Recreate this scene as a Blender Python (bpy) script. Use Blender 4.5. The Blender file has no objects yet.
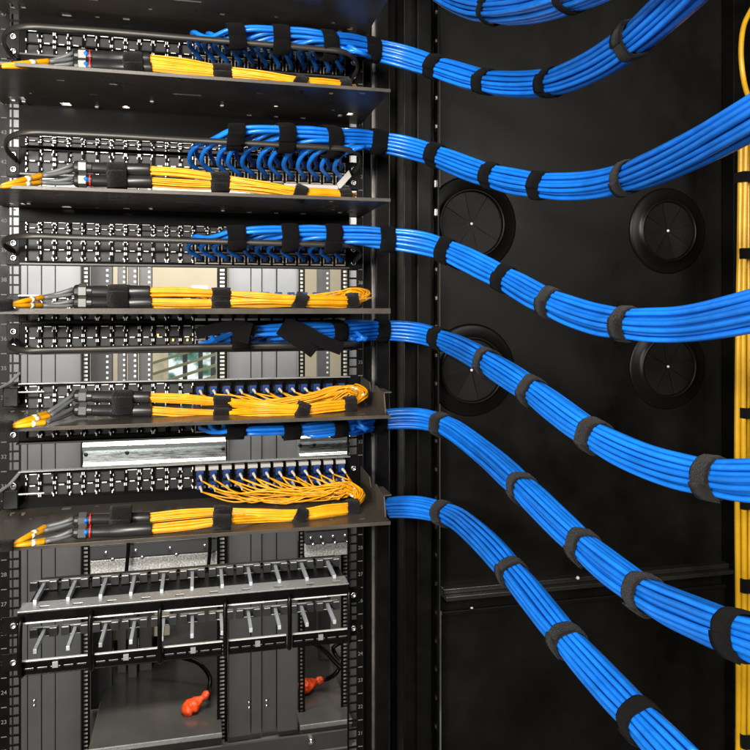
import bpy, math, random
from mathutils import Vector, Matrix, noise
random.seed(7)
R = math.radians
scn = bpy.context.scene
C = scn.collection

# ------------------------------------------------------------------ camera frame helpers
F, HOR, TH, CAMZ = 740.0, 309.0, R(13.3), 1.5
cs, sn = math.cos(TH), math.sin(TH)
def PC(px, py, zc):
    xc = (px - 375) / F * zc
    return Vector((xc * cs + zc * sn, -xc * sn + zc * cs, CAMZ - (py - HOR) / F * zc))
def P(px, py, Y):
    return PC(px, py, Y / (cs - sn * (px - 375) / F))
def PZ(px, py, z):
    return PC(px, py, -(z - CAMZ) * F / (py - HOR))
YR = 1.08                                   # plane of the rack's mounting rails
def XR(px, Y=YR): return P(px, HOR, Y).x
def ZL(y, Y=YR): return P(14, y, Y).z
UH = (ZL(280) - ZL(721)) / 15.0             # one rack unit
Z38 = ZL(280)
def ZU(n): return Z38 + (n - 38) * UH       # centre of unit n

# ------------------------------------------------------------------ materials
MATS = {}
def mat(name, col, rough=0.5, metal=0.0, var=0.0, vscale=30, bump=0.0, bscale=200, spec=0.5, rvar=0.0, coat=0.0, emit=None, estr=0, sheen=0.0, stretch=None):
    m = bpy.data.materials.new(name); m.use_nodes = True
    nt = m.node_tree; b = nt.nodes['Principled BSDF']
    b.inputs['Base Color'].default_value = (*col, 1)
    b.inputs['Roughness'].default_value = rough
    b.inputs['Metallic'].default_value = metal
    b.inputs['Specular IOR Level'].default_value = spec
    b.inputs['Coat Weight'].default_value = coat
    if sheen:
        b.inputs['Sheen Weight'].default_value = sheen
        b.inputs['Sheen Roughness'].default_value = 0.4
    if emit:
        b.inputs['Emission Color'].default_value = (*emit, 1)
        b.inputs['Emission Strength'].default_value = estr
    tc = nt.nodes.new('ShaderNodeTexCoord')
    src = tc.outputs['Object']
    if stretch:
        mp = nt.nodes.new('ShaderNodeMapping'); mp.inputs['Scale'].default_value = stretch
        nt.links.new(src, mp.inputs['Vector']); src = mp.outputs['Vector']
    if var or rvar:
        n = nt.nodes.new('ShaderNodeTexNoise'); n.inputs['Scale'].default_value = vscale
        n.inputs['Detail'].default_value = 6; n.inputs['Roughness'].default_value = 0.65
        nt.links.new(src, n.inputs['Vector'])
        if var:
            r = nt.nodes.new('ShaderNodeMapRange')
            r.inputs['From Min'].default_value = 0.3; r.inputs['From Max'].default_value = 0.7
            r.inputs['To Min'].default_value = 1 - var; r.inputs['To Max'].default_value = 1 + var
            nt.links.new(n.outputs['Fac'], r.inputs['Value'])
            mx = nt.nodes.new('ShaderNodeVectorMath'); mx.operation = 'SCALE'
            mx.inputs[0].default_value = col
            nt.links.new(r.outputs['Result'], mx.inputs['Scale'])
            nt.links.new(mx.outputs['Vector'], b.inputs['Base Color'])
        if rvar:
            r2 = nt.nodes.new('ShaderNodeMapRange')
            r2.inputs['From Min'].default_value = 0.3; r2.inputs['From Max'].default_value = 0.7
            r2.inputs['To Min'].default_value = max(0.03, rough - rvar); r2.inputs['To Max'].default_value = min(1, rough + rvar)
            nt.links.new(n.outputs['Fac'], r2.inputs['Value'])
            nt.links.new(r2.outputs['Result'], b.inputs['Roughness'])
    if bump:
        n2 = nt.nodes.new('ShaderNodeTexNoise'); n2.inputs['Scale'].default_value = bscale
        n2.inputs['Detail'].default_value = 3
        nt.links.new(src, n2.inputs['Vector'])
        bp = nt.nodes.new('ShaderNodeBump'); bp.inputs['Strength'].default_value = bump
        bp.inputs['Distance'].default_value = 0.002
        nt.links.new(n2.outputs['Fac'], bp.inputs['Height'])
        nt.links.new(bp.outputs['Normal'], b.inputs['Normal'])
    MATS[name] = m
    return m
M_black = mat('black_powder_coat', (0.0026, 0.0025, 0.0024), 0.40, spec=.13, var=0.3, vscale=20, bump=0.12, bscale=900, rvar=0.1)
M_panel = mat('black_steel_panel', (0.0046, 0.0042, 0.0034), 0.38, spec=.2, var=0.45, vscale=5, bump=0.15, bscale=1200, rvar=0.16)
M_shelf = mat('dark_bronze_sheet', (0.055, 0.047, 0.037), 0.32, spec=.3, var=0.25, vscale=14, bump=0.1, bscale=900, rvar=0.1)
M_plast = mat('black_plastic', (0.0028, 0.0027, 0.0026), 0.28, spec=.2, bump=0.05, bscale=500, rvar=0.08, vscale=60)
M_rubber = mat('matt_rubber', (0.0035, 0.0033, 0.003), 0.5, spec=.22, bump=.1, bscale=300)
M_ring = mat('moulded_ring_plastic', (0.0035, 0.0033, 0.003), 0.34, spec=.2)
M_print = mat('faded_print', (0.14, 0.14, 0.13), 0.6)
M_edge = mat('pale_edge', (0.8, 0.8, 0.78), 0.35, 0.3)  # pale strips that paint highlights along the cap and bar edges
M_capd = mat('cap_grey_plastic', (.04, .04, .042), .28, spec=.5)
M_ledge = mat('lit_ledge_paint', (0.016, 0.0155, 0.014), .3, spec=.5, rvar=.1, vscale=25)  # lighter than the sheets: light on the ledge is put into the colour
M_face = mat('matt_black_faceplate', (0.0018, 0.0017, 0.0016), 0.45, spec=.08, var=.3, vscale=40)
M_hole = mat('socket_black', (0.004, 0.004, 0.004), 0.5)
M_silver = mat('bright_steel', (0.78, 0.78, 0.76), 0.25, 1.0, rvar=0.1, vscale=80)
M_clip = mat('nickel_clip', (0.9, 0.88, 0.82), 0.38, 0.25)
M_jack = mat('shielded_jack_metal', (0.26, 0.235, 0.205), 0.4, 0.55, var=0.35, vscale=120)
M_blue = mat('blue_cable_jacket', (0.008, 0.165, 0.66), 0.28, coat=.15, var=0.2, vscale=40, bump=0.03, bscale=300)
def object_tint(m, amt):
    nt = m.node_tree; b = nt.nodes['Principled BSDF']; lk = b.inputs['Base Color'].links[0]; src = lk.from_socket
    oi = nt.nodes.new('ShaderNodeObjectInfo'); mr = nt.nodes.new('ShaderNodeMapRange')
    mr.inputs['To Min'].default_value = 1 - amt; mr.inputs['To Max'].default_value = 1 + amt
    nt.links.new(oi.outputs['Random'], mr.inputs['Value'])
    vm = nt.nodes.new('ShaderNodeVectorMath'); vm.operation = 'SCALE'
    nt.links.new(src, vm.inputs[0]); nt.links.new(mr.outputs['Result'], vm.inputs['Scale'])
    nt.links.new(vm.outputs['Vector'], b.inputs['Base Color'])
object_tint(M_blue, .16)
M_blue2 = mat('blue_patch_jacket', (0.008, 0.10, 0.42), 0.36, var=0.2, vscale=60)
M_yel = mat('yellow_fibre_jacket', (0.74, 0.32, 0.003), 0.4, var=0.2, vscale=60)
object_tint(M_yel, .14)
M_yel2 = mat('yellow_fibre_thin', (0.66, 0.27, 0.008), 0.42, var=0.25, vscale=80)
M_velcro = mat('black_hook_and_loop', (0.0028, 0.0026, 0.0028), 0.95, spec=.15, var=0.5, vscale=700, bump=0.9, bscale=1100, sheen=0.015)
M_fuzzy = mat('fuzzy_loop_tape', (0.0068, 0.0058, 0.0056), 0.95, spec=.15, var=0.8, vscale=900, bump=1.0, bscale=1000, sheen=0.09)
M_tube = mat('charcoal_tube', (0.016, 0.016, 0.016), 0.33, var=0.2, vscale=60)
M_cord = mat('grey_cord', (0.11, 0.115, 0.115), 0.4)
M_lcblue = mat('blue_connector', (0.008, 0.035, 0.16), 0.35)
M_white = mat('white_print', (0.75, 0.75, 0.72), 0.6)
M_sleeve = mat('clear_sleeve', (0.75, 0.70, 0.55), 0.25)
M_cap = mat('grey_shutter', (0.42, 0.40, 0.36), 0.4)
M_bdot = mat('blue_marker', (0.0, 0.16, 0.75), 0.4)
M_rdot = mat('red_marker', (0.55, 0.02, 0.01), 0.4)
M_rod = mat('grey_finger_rod', (0.52, 0.56, 0.60), 0.35, 0.2)
M_mgr = mat('grey_manager_plate', (0.36, 0.36, 0.355), 0.3, 0.4, var=0.15, vscale=25, rvar=0.1)
M_red = mat('red_wrap', (0.95, 0.085, 0.012), 0.32, var=0.3, vscale=60, bump=0.7, bscale=120)
M_grey = mat('grey_cabinet_paint', (0.095, 0.098, 0.103), 0.45, var=0.1, vscale=8)
M_greyd = mat('dark_cabinet_paint', (0.05, 0.052, 0.055), 0.45, var=0.1, vscale=8)
M_galv = mat('galvanised_steel', (0.62, 0.66, 0.67), 0.3, 0.9, var=0.12, vscale=25, rvar=0.12, stretch=(1, 8, 8))
M_perf = mat('speckled_steel', (0.72, 0.72, 0.70), 0.45, 0.4, var=0.75, vscale=180)
M_deck = mat('glossy_black_deck', (0.06, 0.058, 0.054), 0.2, var=0.2, vscale=5, rvar=0.08)
M_cream = mat('cream_wall_paint', (0.62, 0.56, 0.42), 0.8, var=0.06, vscale=3)
M_floor = mat('floor_tile', (0.12, 0.12, 0.12), 0.5, var=0.15, vscale=4)
M_lampw = mat('lamp_diffuser', (0.9, 0.9, 0.9), 0.5, emit=(1.0, 0.95, 0.85), estr=3.0)
M_slotglow = mat('slot_glow', (1, 1, 1), 0.5, emit=(1.0, 0.9, 0.75), estr=40.0)
M_amber = mat('amber_led', (1, .5, .1), 0.5, emit=(1.0, 0.45, 0.08), estr=4.0)
M_lightspot = mat('pale_light_spot', (.8, .8, .74), .35)
M_yelv = mat('yellow_pipe_jacket', (.56, .31, .010), .3, var=.2, vscale=14)
M_slat = mat('olive_louvre', (.22, .23, .14), .5)
M_mgrbar = mat('dark_grey_bar', (.028, .025, .021), .38, .2, var=.15, vscale=30)
# daylight behind the window: bright white to leaf green
def window_mat():
    m = bpy.data.materials.new('daylit_window'); m.use_nodes = True
    nt = m.node_tree; b = nt.nodes['Principled BSDF']
    tc = nt.nodes.new('ShaderNodeTexCoord')
    n = nt.nodes.new('ShaderNodeTexNoise'); n.inputs['Scale'].default_value = 9; n.inputs['Detail'].default_value = 5
    cr = nt.nodes.new('ShaderNodeValToRGB')
    e = cr.color_ramp.elements
    e[0].position = .36; e[0].color = (0.012, 0.07, 0.03, 1)
    e[1].position = .56; e[1].color = (0.9, 1.0, 1.0, 1)
    k = cr.color_ramp.elements.new(.47); k.color = (0.10, 0.26, 0.20, 1)
    nt.links.new(tc.outputs['Object'], n.inputs['Vector']); nt.links.new(n.outputs['Fac'], cr.inputs['Fac'])
    nt.links.new(cr.outputs['Color'], b.inputs['Emission Color'])
    b.inputs['Base Color'].default_value = (.02, .02, .02, 1)
    b.inputs['Emission Strength'].default_value = 1.0
    return m
M_window = window_mat()

# ------------------------------------------------------------------ mesh builder
class MB:
    def __init__(s): s.v = []; s.f = []; s.m = []; s.mats = []
    def mi(s, m):
        if m not in s.mats: s.mats.append(m)
        return s.mats.index(m)
    def quads(s, vs, fs, m):
        o = len(s.v); s.v += [Vector(a) for a in vs]; k = s.mi(m)
        for f in fs: s.f.append([o + i for i in f]); s.m.append(k)
    def box(s, a, b, m):
        x0, x1 = sorted((a[0], b[0])); y0, y1 = sorted((a[1], b[1])); z0, z1 = sorted((a[2], b[2]))
        s.quads([(x0,y0,z0),(x1,y0,z0),(x1,y1,z0),(x0,y1,z0),(x0,y0,z1),(x1,y0,z1),(x1,y1,z1),(x0,y1,z1)],
                [(0,3,2,1),(4,5,6,7),(0,1,5,4),(1,2,6,5),(2,3,7,6),(3,0,4,7)], m)
    def obox(s, c, ax, ay, az, m):      # oriented box, half-axis vectors
        c = Vector(c); vs = []
        for k in (-1, 1):
            for i, j in ((-1,-1),(1,-1),(1,1),(-1,1)): vs.append(c + ax*i + ay*j + az*k)
        s.quads(vs, [(0,3,2,1),(4,5,6,7),(0,1,5,4),(1,2,6,5),(2,3,7,6),(3,0,4,7)], m)
    def tube(s, pts, r, m, sides=8, cap=True, ell=None):
        n = len(pts)
        rr = r if isinstance(r, (list, tuple)) else [r] * n
        vs = []; N = None
        for i, p in enumerate(pts):
            t = (pts[min(i+1, n-1)] - pts[max(i-1, 0)]).normalized()
            if N is None:
                a = Vector((0, 0, 1)) if abs(t.z) < .9 else Vector((0, 1, 0))
                N = (a - t * a.dot(t)).normalized()
            else:
                N = (N - t * N.dot(t)).normalized()
            B = t.cross(N)
            for k in range(sides):
                an = 2 * math.pi * k / sides
                e = ell or (1, 1)
                vs.append(p + (N * math.cos(an) * e[0] + B * math.sin(an) * e[1]) * rr[i])
        fs = []
        for i in range(n - 1):
            for k in range(sides):
                k2 = (k + 1) % sides
                fs.append((i*sides+k, i*sides+k2, (i+1)*sides+k2, (i+1)*sides+k))
        if cap:
            fs.append(tuple(range(sides))[::-1]); fs.append(tuple((n-1)*sides + k for k in range(sides)))
        s.quads(vs, fs, m)
    def lathe(s, c, prof, m, axis='y', seg=48, a0=0, a1=2*math.pi):   # prof: list of (radius, height along axis)
        c = Vector(c); n = len(prof); full = abs(a1 - a0 - 2*math.pi) < 1e-6
        cols = seg if full else seg + 1
        vs = []
        for j in range(cols):
            an = a0 + (a1 - a0) * j / seg
            for (r, h) in prof:
                if axis == 'y': vs.append(c + Vector((r*math.cos(an), h, r*math.sin(an))))
                elif axis == 'x': vs.append(c + Vector((h, r*math.cos(an), r*math.sin(an))))
                else: vs.append(c + Vector((r*math.cos(an), r*math.sin(an), h)))
        fs = []
        for j in range(seg):
            j2 = (j + 1) % cols
            for i in range(n - 1):
                fs.append((j*n+i, j2*n+i, j2*n+i+1, j*n+i+1))
        s.quads(vs, fs, m)
    def build(s, name, parent=None, smooth=False, bevel=0.0, loc=None):
        me = bpy.data.meshes.new(name)
        off = Vector((0, 0, 0))
        if parent is not None: off = world_loc(parent)
        base = Vector(loc) if loc is not None else off
        me.from_pydata([tuple(v - base) for v in s.v], [], s.f)
        for m in s.mats: me.materials.append(m)
        for p, k in zip(me.polygons, s.m): p.material_index = k; p.use_smooth = smooth
        me.validate(); me.update()
        o = bpy.data.objects.new(name, me); C.objects.link(o)
        o.location = base - off
        if parent is not None: o.parent = parent
        if bevel:
            b = o.modifiers.new('bevel', 'BEVEL'); b.width = bevel; b.segments = 2; b.limit_method = 'ANGLE'; b.angle_limit = R(50)
        return o
def world_loc(o):
    v = Vector(o.location)
    while o.parent: o = o.parent; v += Vector(o.location)
    return v
def tag(o, label=None, cat=None, group=None, kind=None):
    if label: o['label'] = label
    if cat: o['category'] = cat
    if group: o['group'] = group
    if kind: o['kind'] = kind
    return o
def thing(name, loc, label, cat, group=None):
    o = bpy.data.objects.new(name, None); C.objects.link(o); o.location = loc; o.empty_display_size = .05
    return tag(o, label, cat, group)
def inst(proto_mesh, name, parent, world, label=None):
    o = bpy.data.objects.new(name, proto_mesh); C.objects.link(o)
    o.parent = parent; o.location = Vector(world) - world_loc(parent)
    if label: o['label'] = label
    return o
def spline(pts, step=0.006, minseg=2):
    out = []
    n = len(pts)
    for i in range(n - 1):
        p0 = pts[max(i-1, 0)]; p1 = pts[i]; p2 = pts[i+1]; p3 = pts[min(i+2, n-1)]
        d = (p2 - p1).length; k = max(minseg, int(d / step))
        # centripetal-ish tangents
        d0 = max((p1 - p0).length, 1e-5); d1 = max(d, 1e-5); d2 = max((p3 - p2).length, 1e-5)
        m1 = (p2 - p1) if i == 0 else ((p1 - p0) / d0 * d1 + (p2 - p1)) * .5
        m2 = (p2 - p1) if i == n - 2 else ((p3 - p2) / d2 * d1 + (p2 - p1)) * .5
        for j in range(k):
            t = j / k; t2 = t*t; t3 = t2*t
            out.append(p1*(2*t3-3*t2+1) + m1*(t3-2*t2+t) + p2*(-2*t3+3*t2) + m2*(t3-t2))
    out.append(pts[-1].copy())
    return out

# ------------------------------------------------------------------ equipment rack (rails + posts)
RX0, RX1 = XR(14), XR(353)
XO0, XO1 = XR(-2), XR(361)
ZT, ZB = CAMZ + .62, 0.02
rack = thing('equipment_rack', (0, YR + .02, 0), 'tall black open equipment rack holding the patch panels and shelves', 'rack')
def text_mesh(s, size):
    cu = bpy.data.curves.new('num', 'FONT'); cu.body = s; cu.size = size; cu.align_x = 'CENTER'; cu.align_y = 'CENTER'
    ob = bpy.data.objects.new('num', cu); C.objects.link(ob)
    dg = bpy.context.evaluated_depsgraph_get(); dg.update()
    me = bpy.data.meshes.new_from_object(ob.evaluated_get(dg))
    bpy.data.objects.remove(ob); bpy.data.curves.remove(cu)
    me.transform(Matrix.Rotation(R(90), 4, 'X'))
    me.materials.clear(); me.materials.append(M_print)
    return me
NUM = {}
def rail(xc, side):
    b = MB(); t = .002
    hw = .0058; hh = UH / 3 * .40
    x0 = xc - .019 if side < 0 else xc - .0085
    x1 = xc + .0085 if side < 0 else xc + .015
    ztop = ZU(47) + UH / 2; zbot = ZB
    b.box((x0, YR, zbot), (xc - hw, YR + t, ztop), M_black)
    b.box((xc + hw, YR, zbot), (x1, YR + t, ztop), M_black)
    z = ztop; pitch = UH / 3
    k = 0
    zc = ztop - pitch / 2
    prev = ztop
    while zc > zbot:
        b.box((xc - hw, YR, zc + hh), (xc + hw, YR + t, prev), M_black)
        prev = zc - hh; zc -= pitch
    b.box((xc - hw, YR, zbot), (xc + hw, YR + t, prev), M_black)
    # returned flange running back from the face
    xi = x1 if side < 0 else x0
    xo = x0 if side < 0 else x1
    b.box((xo, YR + t, zbot), (xo + (t if side < 0 else -t), YR + .018, ztop), M_black)
    o = b.build('mounting_rail', rack)
    for n in range(19, 48):
        if n not in NUM: NUM[n] = text_mesh(str(n), .0075)
        xx = xc - .0125 if side < 0 else xc + .0112
        inst(NUM[n], 'unit_number', o, (xx, YR - .0004, ZU(n)))
    if 'tick' not in NUM:
        tk = MB(); tk.box((-.0035, -.0004, -.0005), (.0035, .0002, .0005), M_white)
        me = bpy.data.meshes.new('unit_mark'); me.from_pydata([tuple(v) for v in tk.v], [], tk.f); me.materials.append(M_print); NUM['tick'] = me
    for n in range(19, 48):
        xx = xc - .0125 if side < 0 else xc + .0112
        inst(NUM['tick'], 'unit_mark', o, (xx, YR, ZU(n) + UH/2))
rail(RX0, -1); rail(RX1, 1)
# vertical posts right of the rail
def post(pxa, pxb, Y0, Y1, m=M_black, nm='frame_post', bev=.0012):
    b = MB(); b.box((XR(pxa, Y0), Y0, ZB), (XR(pxb, Y0), Y1, ZT), m); return b.build(nm, rack, bevel=bev)
post(363.5, 371, 1.105, 1.16)
post(376, 389, 1.10, 1.18)
post(390, 403, 1.17, 1.19)
post(404, 415.5, 1.115, 1.18)
post(417.5, 431.5, 1.10, 1.19)
post(432.5, 436, 1.125, 1.19)
post(437.8, 439.8, 1.105, 1.19, bev=.0006)
b = MB()
b.box((XR(372, 1.11), 1.11, ZB), (XR(375, 1.11), 1.115, ZT), mat('worn_steel_edge', (.22, .21, .2), .4, .7, var=.8, vscale=12))
b.build('edge_strip', rack, bevel=.0005)
for k in range(34):
    y = 12 + k * 28.6
    bb = MB(); p = P(436.6, y, 1.112)
    big = k in (6, 7)
    w = .0028 if big else .0016
    bb.box(p + Vector((-w, 0, -.005 if big else -.0025)), p + Vector((w, .006, .005 if big else .0025)), M_silver)
    bb.box(p + Vector((-w*.6, .003, -.008)), p + Vector((w*.6, .012, .008)), M_black)
    bb.build('clip', rack)

# ------------------------------------------------------------------ side panel with four cable grommets
YP = 1.16
panel = thing('cabinet_wall', (XR(588, YP), YP, 0), 'black steel blanking panel with round rubber cable entries right of the rack', 'panel')
b = MB()
b.box((XR(440.5, YP), YP, P(588, 597, YP).z), (XR(722, YP), YP + .003, ZT), M_panel)
b.build('upper_sheet', panel, bevel=.001)
b = MB(); b.box((XR(440.5, YP), YP - .006, ZB), (XR(733, YP), YP - .003, P(588, 599, YP).z), M_panel)
b.build('lower_sheet', panel, bevel=.001)
zt = P(588, 573.5, YP).z; zb_ = P(588, 581, YP).z
b = MB(); b.box((XR(440.5, YP), YP - .03, zb_), (XR(733, YP), YP - .0005, zb_ + .007), M_ledge)
b.box((XR(440.5, YP), YP - .018, zb_ + .0072), (XR(733, YP), YP - .0005, zt + .002), M_ledge)
b.box((XR(440.5, YP), YP - .012, P(588, 599, YP).z), (XR(733, YP), YP - .006, P(588,595,YP).z), M_panel)
b.build('horizontal_rail', panel, bevel=.0008)
for (px, py) in ((472, 609), (578, 578), (685, 594)):
    b = MB(); p = P(px, py, YP - (.0312 if 574 < py < 590 else .0065)); b.lathe(p, [(0.0001, -.002), (.0022, -.0018), (.003, 0), (.003, .0015)], M_clip, seg=12); b.build('screw', panel, smooth=True)
b = MB(); b.box((XR(722, YP), YP - .03, ZB), (XR(734, YP), YP + .03, ZT), M_black); b.build('edge_post', panel, bevel=.001)
b = MB(); b.box((XR(735, 1.20), 1.20, ZB), (XR(800, 1.2), 1.204, ZT), M_black); b.build('side_sheet', panel)
b = MB(); b.box((XR(664, YP), YP - .0004, P(664, 0, YP).z), (XR(670, YP), YP, P(664, 20, YP).z), M_panel)
for gi, (px, py, rs) in enumerate(((471, 224, 1.12), (667, 231, 1.0), (471, 370, 1.08), (667, 366.5, 1.0))):
    c = P(px, py, YP); zc = (c - Vector((0, 0, CAMZ))).length
    sc = rs * c.dot(Vector((sn, cs, 0))) / F
    b = MB()
    ro, ri = 43 * sc, 30 * sc
    b.lathe(c, [(ro, -.0003), (ro - .001, -.003), (ro - .004, -.0042), (ri + .006, -.0036), (ri + .002, -.008), (ri, -.0095), (ri - .002, -.009), (ri - .003, -.002), (ri - .003, 0)], M_ring, seg=64)
    g = b.build('grommet', panel, smooth=True)
    # eight rubber flaps, each tilted its own way
    for k in range(8):
        a0 = k * math.pi/4 + R(14); a1 = a0 + math.pi/4 - R(.7)
        q = MB(); rr = ri - .003
        tilt = random.uniform(-.0006, .0006)
        vs = [c + Vector((.0018*math.cos((a0+a1)/2), -.0008 - tilt, .0018*math.sin((a0+a1)/2)))]
        for j in range(7):
            a = a0 + (a1 - a0) * j / 6
            vs.append(c + Vector((rr*math.cos(a), -.003 + tilt * (j-3)/3*1.2, rr*math.sin(a))))
        vs2 = [v + Vector((0, .0006, 0)) for v in vs]
        q.quads(vs, [(0, j+1, j+2) for j in range(6)][::1], M_rubber)
        q.quads(vs2, [(0, j+2, j+1) for j in range(6)], M_rubber)
        q.build('flap', g)
    q = MB(); q.lathe(c + Vector((0, -.003, 0)), [(.0001, -.003), (.0018, -.002), (.0024, 0)], M_lightspot, seg=12); q.build('centre_light_spot', g, smooth=True)  # pale dome painted in for light showing through the centre hole

# ------------------------------------------------------------------ shelves
YF = 0.904
def holes_plate(x0, x1, y0, y1, z0, z1, holes, m, b):
    xs = sorted(set([x0, x1] + [h[0] for h in holes] + [h[1] for h in holes]))
    ys = sorted(set([y0, y1] + [h[2] for h in holes] + [h[3] for h in holes]))
    def hole(x, y): return any(h[0] < x < h[1] and h[2] < y < h[3] for h in holes)
    nx, ny = len(xs), len(ys)
    solid = [[not hole((xs[i]+xs[i+1])/2, (ys[j]+ys[j+1])/2) for j in range(ny-1)] for i in range(nx-1)]
    vid = {}
    vs = []
    def V(i, j, k):
        if (i, j, k) not in vid: vid[(i, j, k)] = len(vs); vs.append((xs[i], ys[j], z1 if k else z0))
        return vid[(i, j, k)]
    fs = []
    for i in range(nx-1):
        for j in range(ny-1):
            if not solid[i][j]: continue
            fs.append((V(i,j,1), V(i+1,j,1), V(i+1,j+1,1), V(i,j+1,1)))
            fs.append((V(i,j,0), V(i,j+1,0), V(i+1,j+1,0), V(i+1,j,0)))
            for di, dj, a, c in ((-1,0,(i,j+1),(i,j)), (1,0,(i+1,j),(i+1,j+1)), (0,-1,(i,j),(i+1,j)), (0,1,(i+1,j+1),(i,j+1))):
                ii, jj = i+di, j+dj
                if ii < 0 or jj < 0 or ii >= nx-1 or jj >= ny-1 or not solid[ii][jj]:
                    fs.append((V(*a,0), V(*c,0), V(*c,1), V(*a,1)))
    b.quads(vs, fs, m)
# slot pattern, read once on the underside of the second shelf and shared by all shelves
ZS1 = CAMZ + .277
SLOTS = []
for (px, py, w, d) in ((60,79,.010,.004),(113,83,.010,.004),(93,93,.012,.004),(98,117,.012,.004),(11,97,.0065,.016),(22,97,.0065,.016),
                       (187,93.5,.036,.005),(150,99.5,.005,.005),(30,92,.004,.004),(97,105,.006,.004),(42,110.5,.004,.004),
                       (66,103,.0125,.0125),(126,106,.009,.009),(260,92,.010,.004),(222,103,.006,.005),(249,114,.007,.006),(276,105,.005,.004),
                       (303,117,.007,.006),(276,115.5,.006,.006),(340,114.5,.006,.012),(331,92,.005,.008),(362,92,.008,.005),(350,113,.008,.010),(333,109,.005,.005)):
    p = PZ(px, py, ZS1)
    if YF + .01 < p.y < YR - .004: SLOTS.append((p.x - w/2, p.x + w/2, p.y - d/2, min(p.y + d/2, YR - .002)))
def shelf(zs, label, flange=False, ears=True, light_tabs=True):
    t = thing('rack_shelf', (0, (YF+YR)/2, zs), label, 'shelf', 'fibre shelves stacked down the rack')
    b = MB()
    sx0, sx1 = -XO1 - .024, XO1
    holes_plate(sx0, sx1, YF, YR - .001, zs - .0018, zs, SLOTS, M_shelf, b)
    b.build('shelf_plate', t)
    b = MB(); b.box((sx0, YF - .0012, zs - (.0065 if flange else .004)), (sx1, YF, zs + .0004), M_shelf)
    b.build('front_lip', t, bevel=.0004)
    if ears:
        for sx, dx in ((sx1, -.0018),):
            q = MB()
            prof = [(YF + .022, zs), (YF + .03, zs + .024), (YF + .075, zs + .030), (YF + .085, zs + .019), (YF + .105, zs + .019), (YF + .115, zs + .031), (YR - .004, zs + .034), (YR - .004, zs)]
            n = len(prof)
            vs = [(sx, y, z) for y, z in prof] + [(sx + dx, y, z) for y, z in prof]
            q.quads(vs, [tuple(range(n)), tuple(range(2*n-1, n-1, -1))] + [(i, (i+1) % n, n + (i+1) % n, n + i) for i in range(n)], M_shelf)
            q.box((sx - .001, YF + .03, zs + .0245), (sx + .009, YF + .075, zs + .0262), M_shelf)
            q.build('side_flange', t)
        q = MB()                                   # left cable guide: hooked black bracket on a steel arm
        xg = XR(17); 
        q.box((xg - .011, YR - .03, zs + .006), (xg + .008, YR - .027, zs + .031), M_plast)
        q.box((xg - .011, YR - .03, zs + .0285), (xg + .008, YR - .002, zs + .031), M_plast)
        q.box((xg + .0055, YR - .027, zs + .006), (xg + .008, YR - .002, zs + .0285), M_plast)
        q.build('cable_guide', t, bevel=.0015)
        q = MB(); q.tube([Vector((xg - .03, YR - .075, zs + .022)), Vector((xg - .005, YR - .02, zs + .036)), Vector((xg + .004, YR - .003, zs + .048))], .0022, M_mgr, 8)
        q.box((xg + .008, YR - .03, zs + .024), (xg + .04, YR - .026, zs + .026), M_mgr)
        q.build('guide_arm', t, bevel=.0005)
    return t
ZS = {0: CAMZ + .398, 1: ZS1, 2: CAMZ + .139, 3: CAMZ + .0005, 4: CAMZ - .134, 5: CAMZ - .268}
shelf(ZS[0], 'topmost dark shelf, only its slotted underside seen at the top edge', ears=False)
shelf(ZS[1], 'dark shelf with points of light through its underside, second from the top', ears=False)
shelf(ZS[2], 'dark slotted shelf above the third blue bundle, underside visible', ears=False)
shelf(ZS[3], 'dark shelf seen edge-on at eye level with a folded front lip', flange=True, ears=False)
shelf(ZS[4], 'bronze-black shelf just above the fifth blue cable bundle, side flange showing', ears=True)
shelf(ZS[5], 'lowest bronze-black shelf, directly above the ladder-like cable manager', ears=True)
for i, (px, py, r) in enumerate(((66,103,.0058),(126,106,.0042),(350,113,.0040),(276,105,.0028))):  # added glowing discs over the slots, in place of ceiling lights above
    p = PZ(px, py, ZS1)
    b = MB(); b.lathe(p + Vector((0, 0, .0012)), [(.0001, -.002), (r*.6, -.0018), (r, 0), (r, .002), (.0001, .002)], M_slotglow, axis='z', seg=16)
    o = b.build('slot_glow_disc', smooth=True, loc=p)
    tag(o, ['brightest point of light showing through the left underside of the shelf', 'smaller point of light right of the brightest one under the same shelf',
            'warm point of light above the second blue bundle near the rack post', 'faint point of light above the strapped middle of the second blue bundle'][i], 'light', 'points of light under the shelf')
# pale tabs on the undersides, drawn in place of light through holes
def light_tabs(zs, t, pix, zref):
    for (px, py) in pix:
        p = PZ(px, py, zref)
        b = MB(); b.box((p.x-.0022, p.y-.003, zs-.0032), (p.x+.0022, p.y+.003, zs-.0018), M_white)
        b.build('rivet_or_light_tab', t, bevel=.0004)
shelves = [o for o in C.objects if o.name.startswith('rack_shelf')]
light_tabs(ZS[2], shelves[2], ((14,208),(23,208),(29,202),(42,213),(151,207),(155,217),(183,214),(192,214),(223,209),(221,219)), ZS[2])
light_tabs(ZS[1], shelves[1], ((14,99),(24,100),(97,105.5),(222,104),(152,100),(223,121),(62,101+10)), ZS[1])
light_tabs(ZS[0], shelves[0], ((20,0),(41,8),(124,6),(183,6),(192,6),(152,18),(248,13),(302,18),(332,8)), ZS[0]) if False else None

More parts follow.
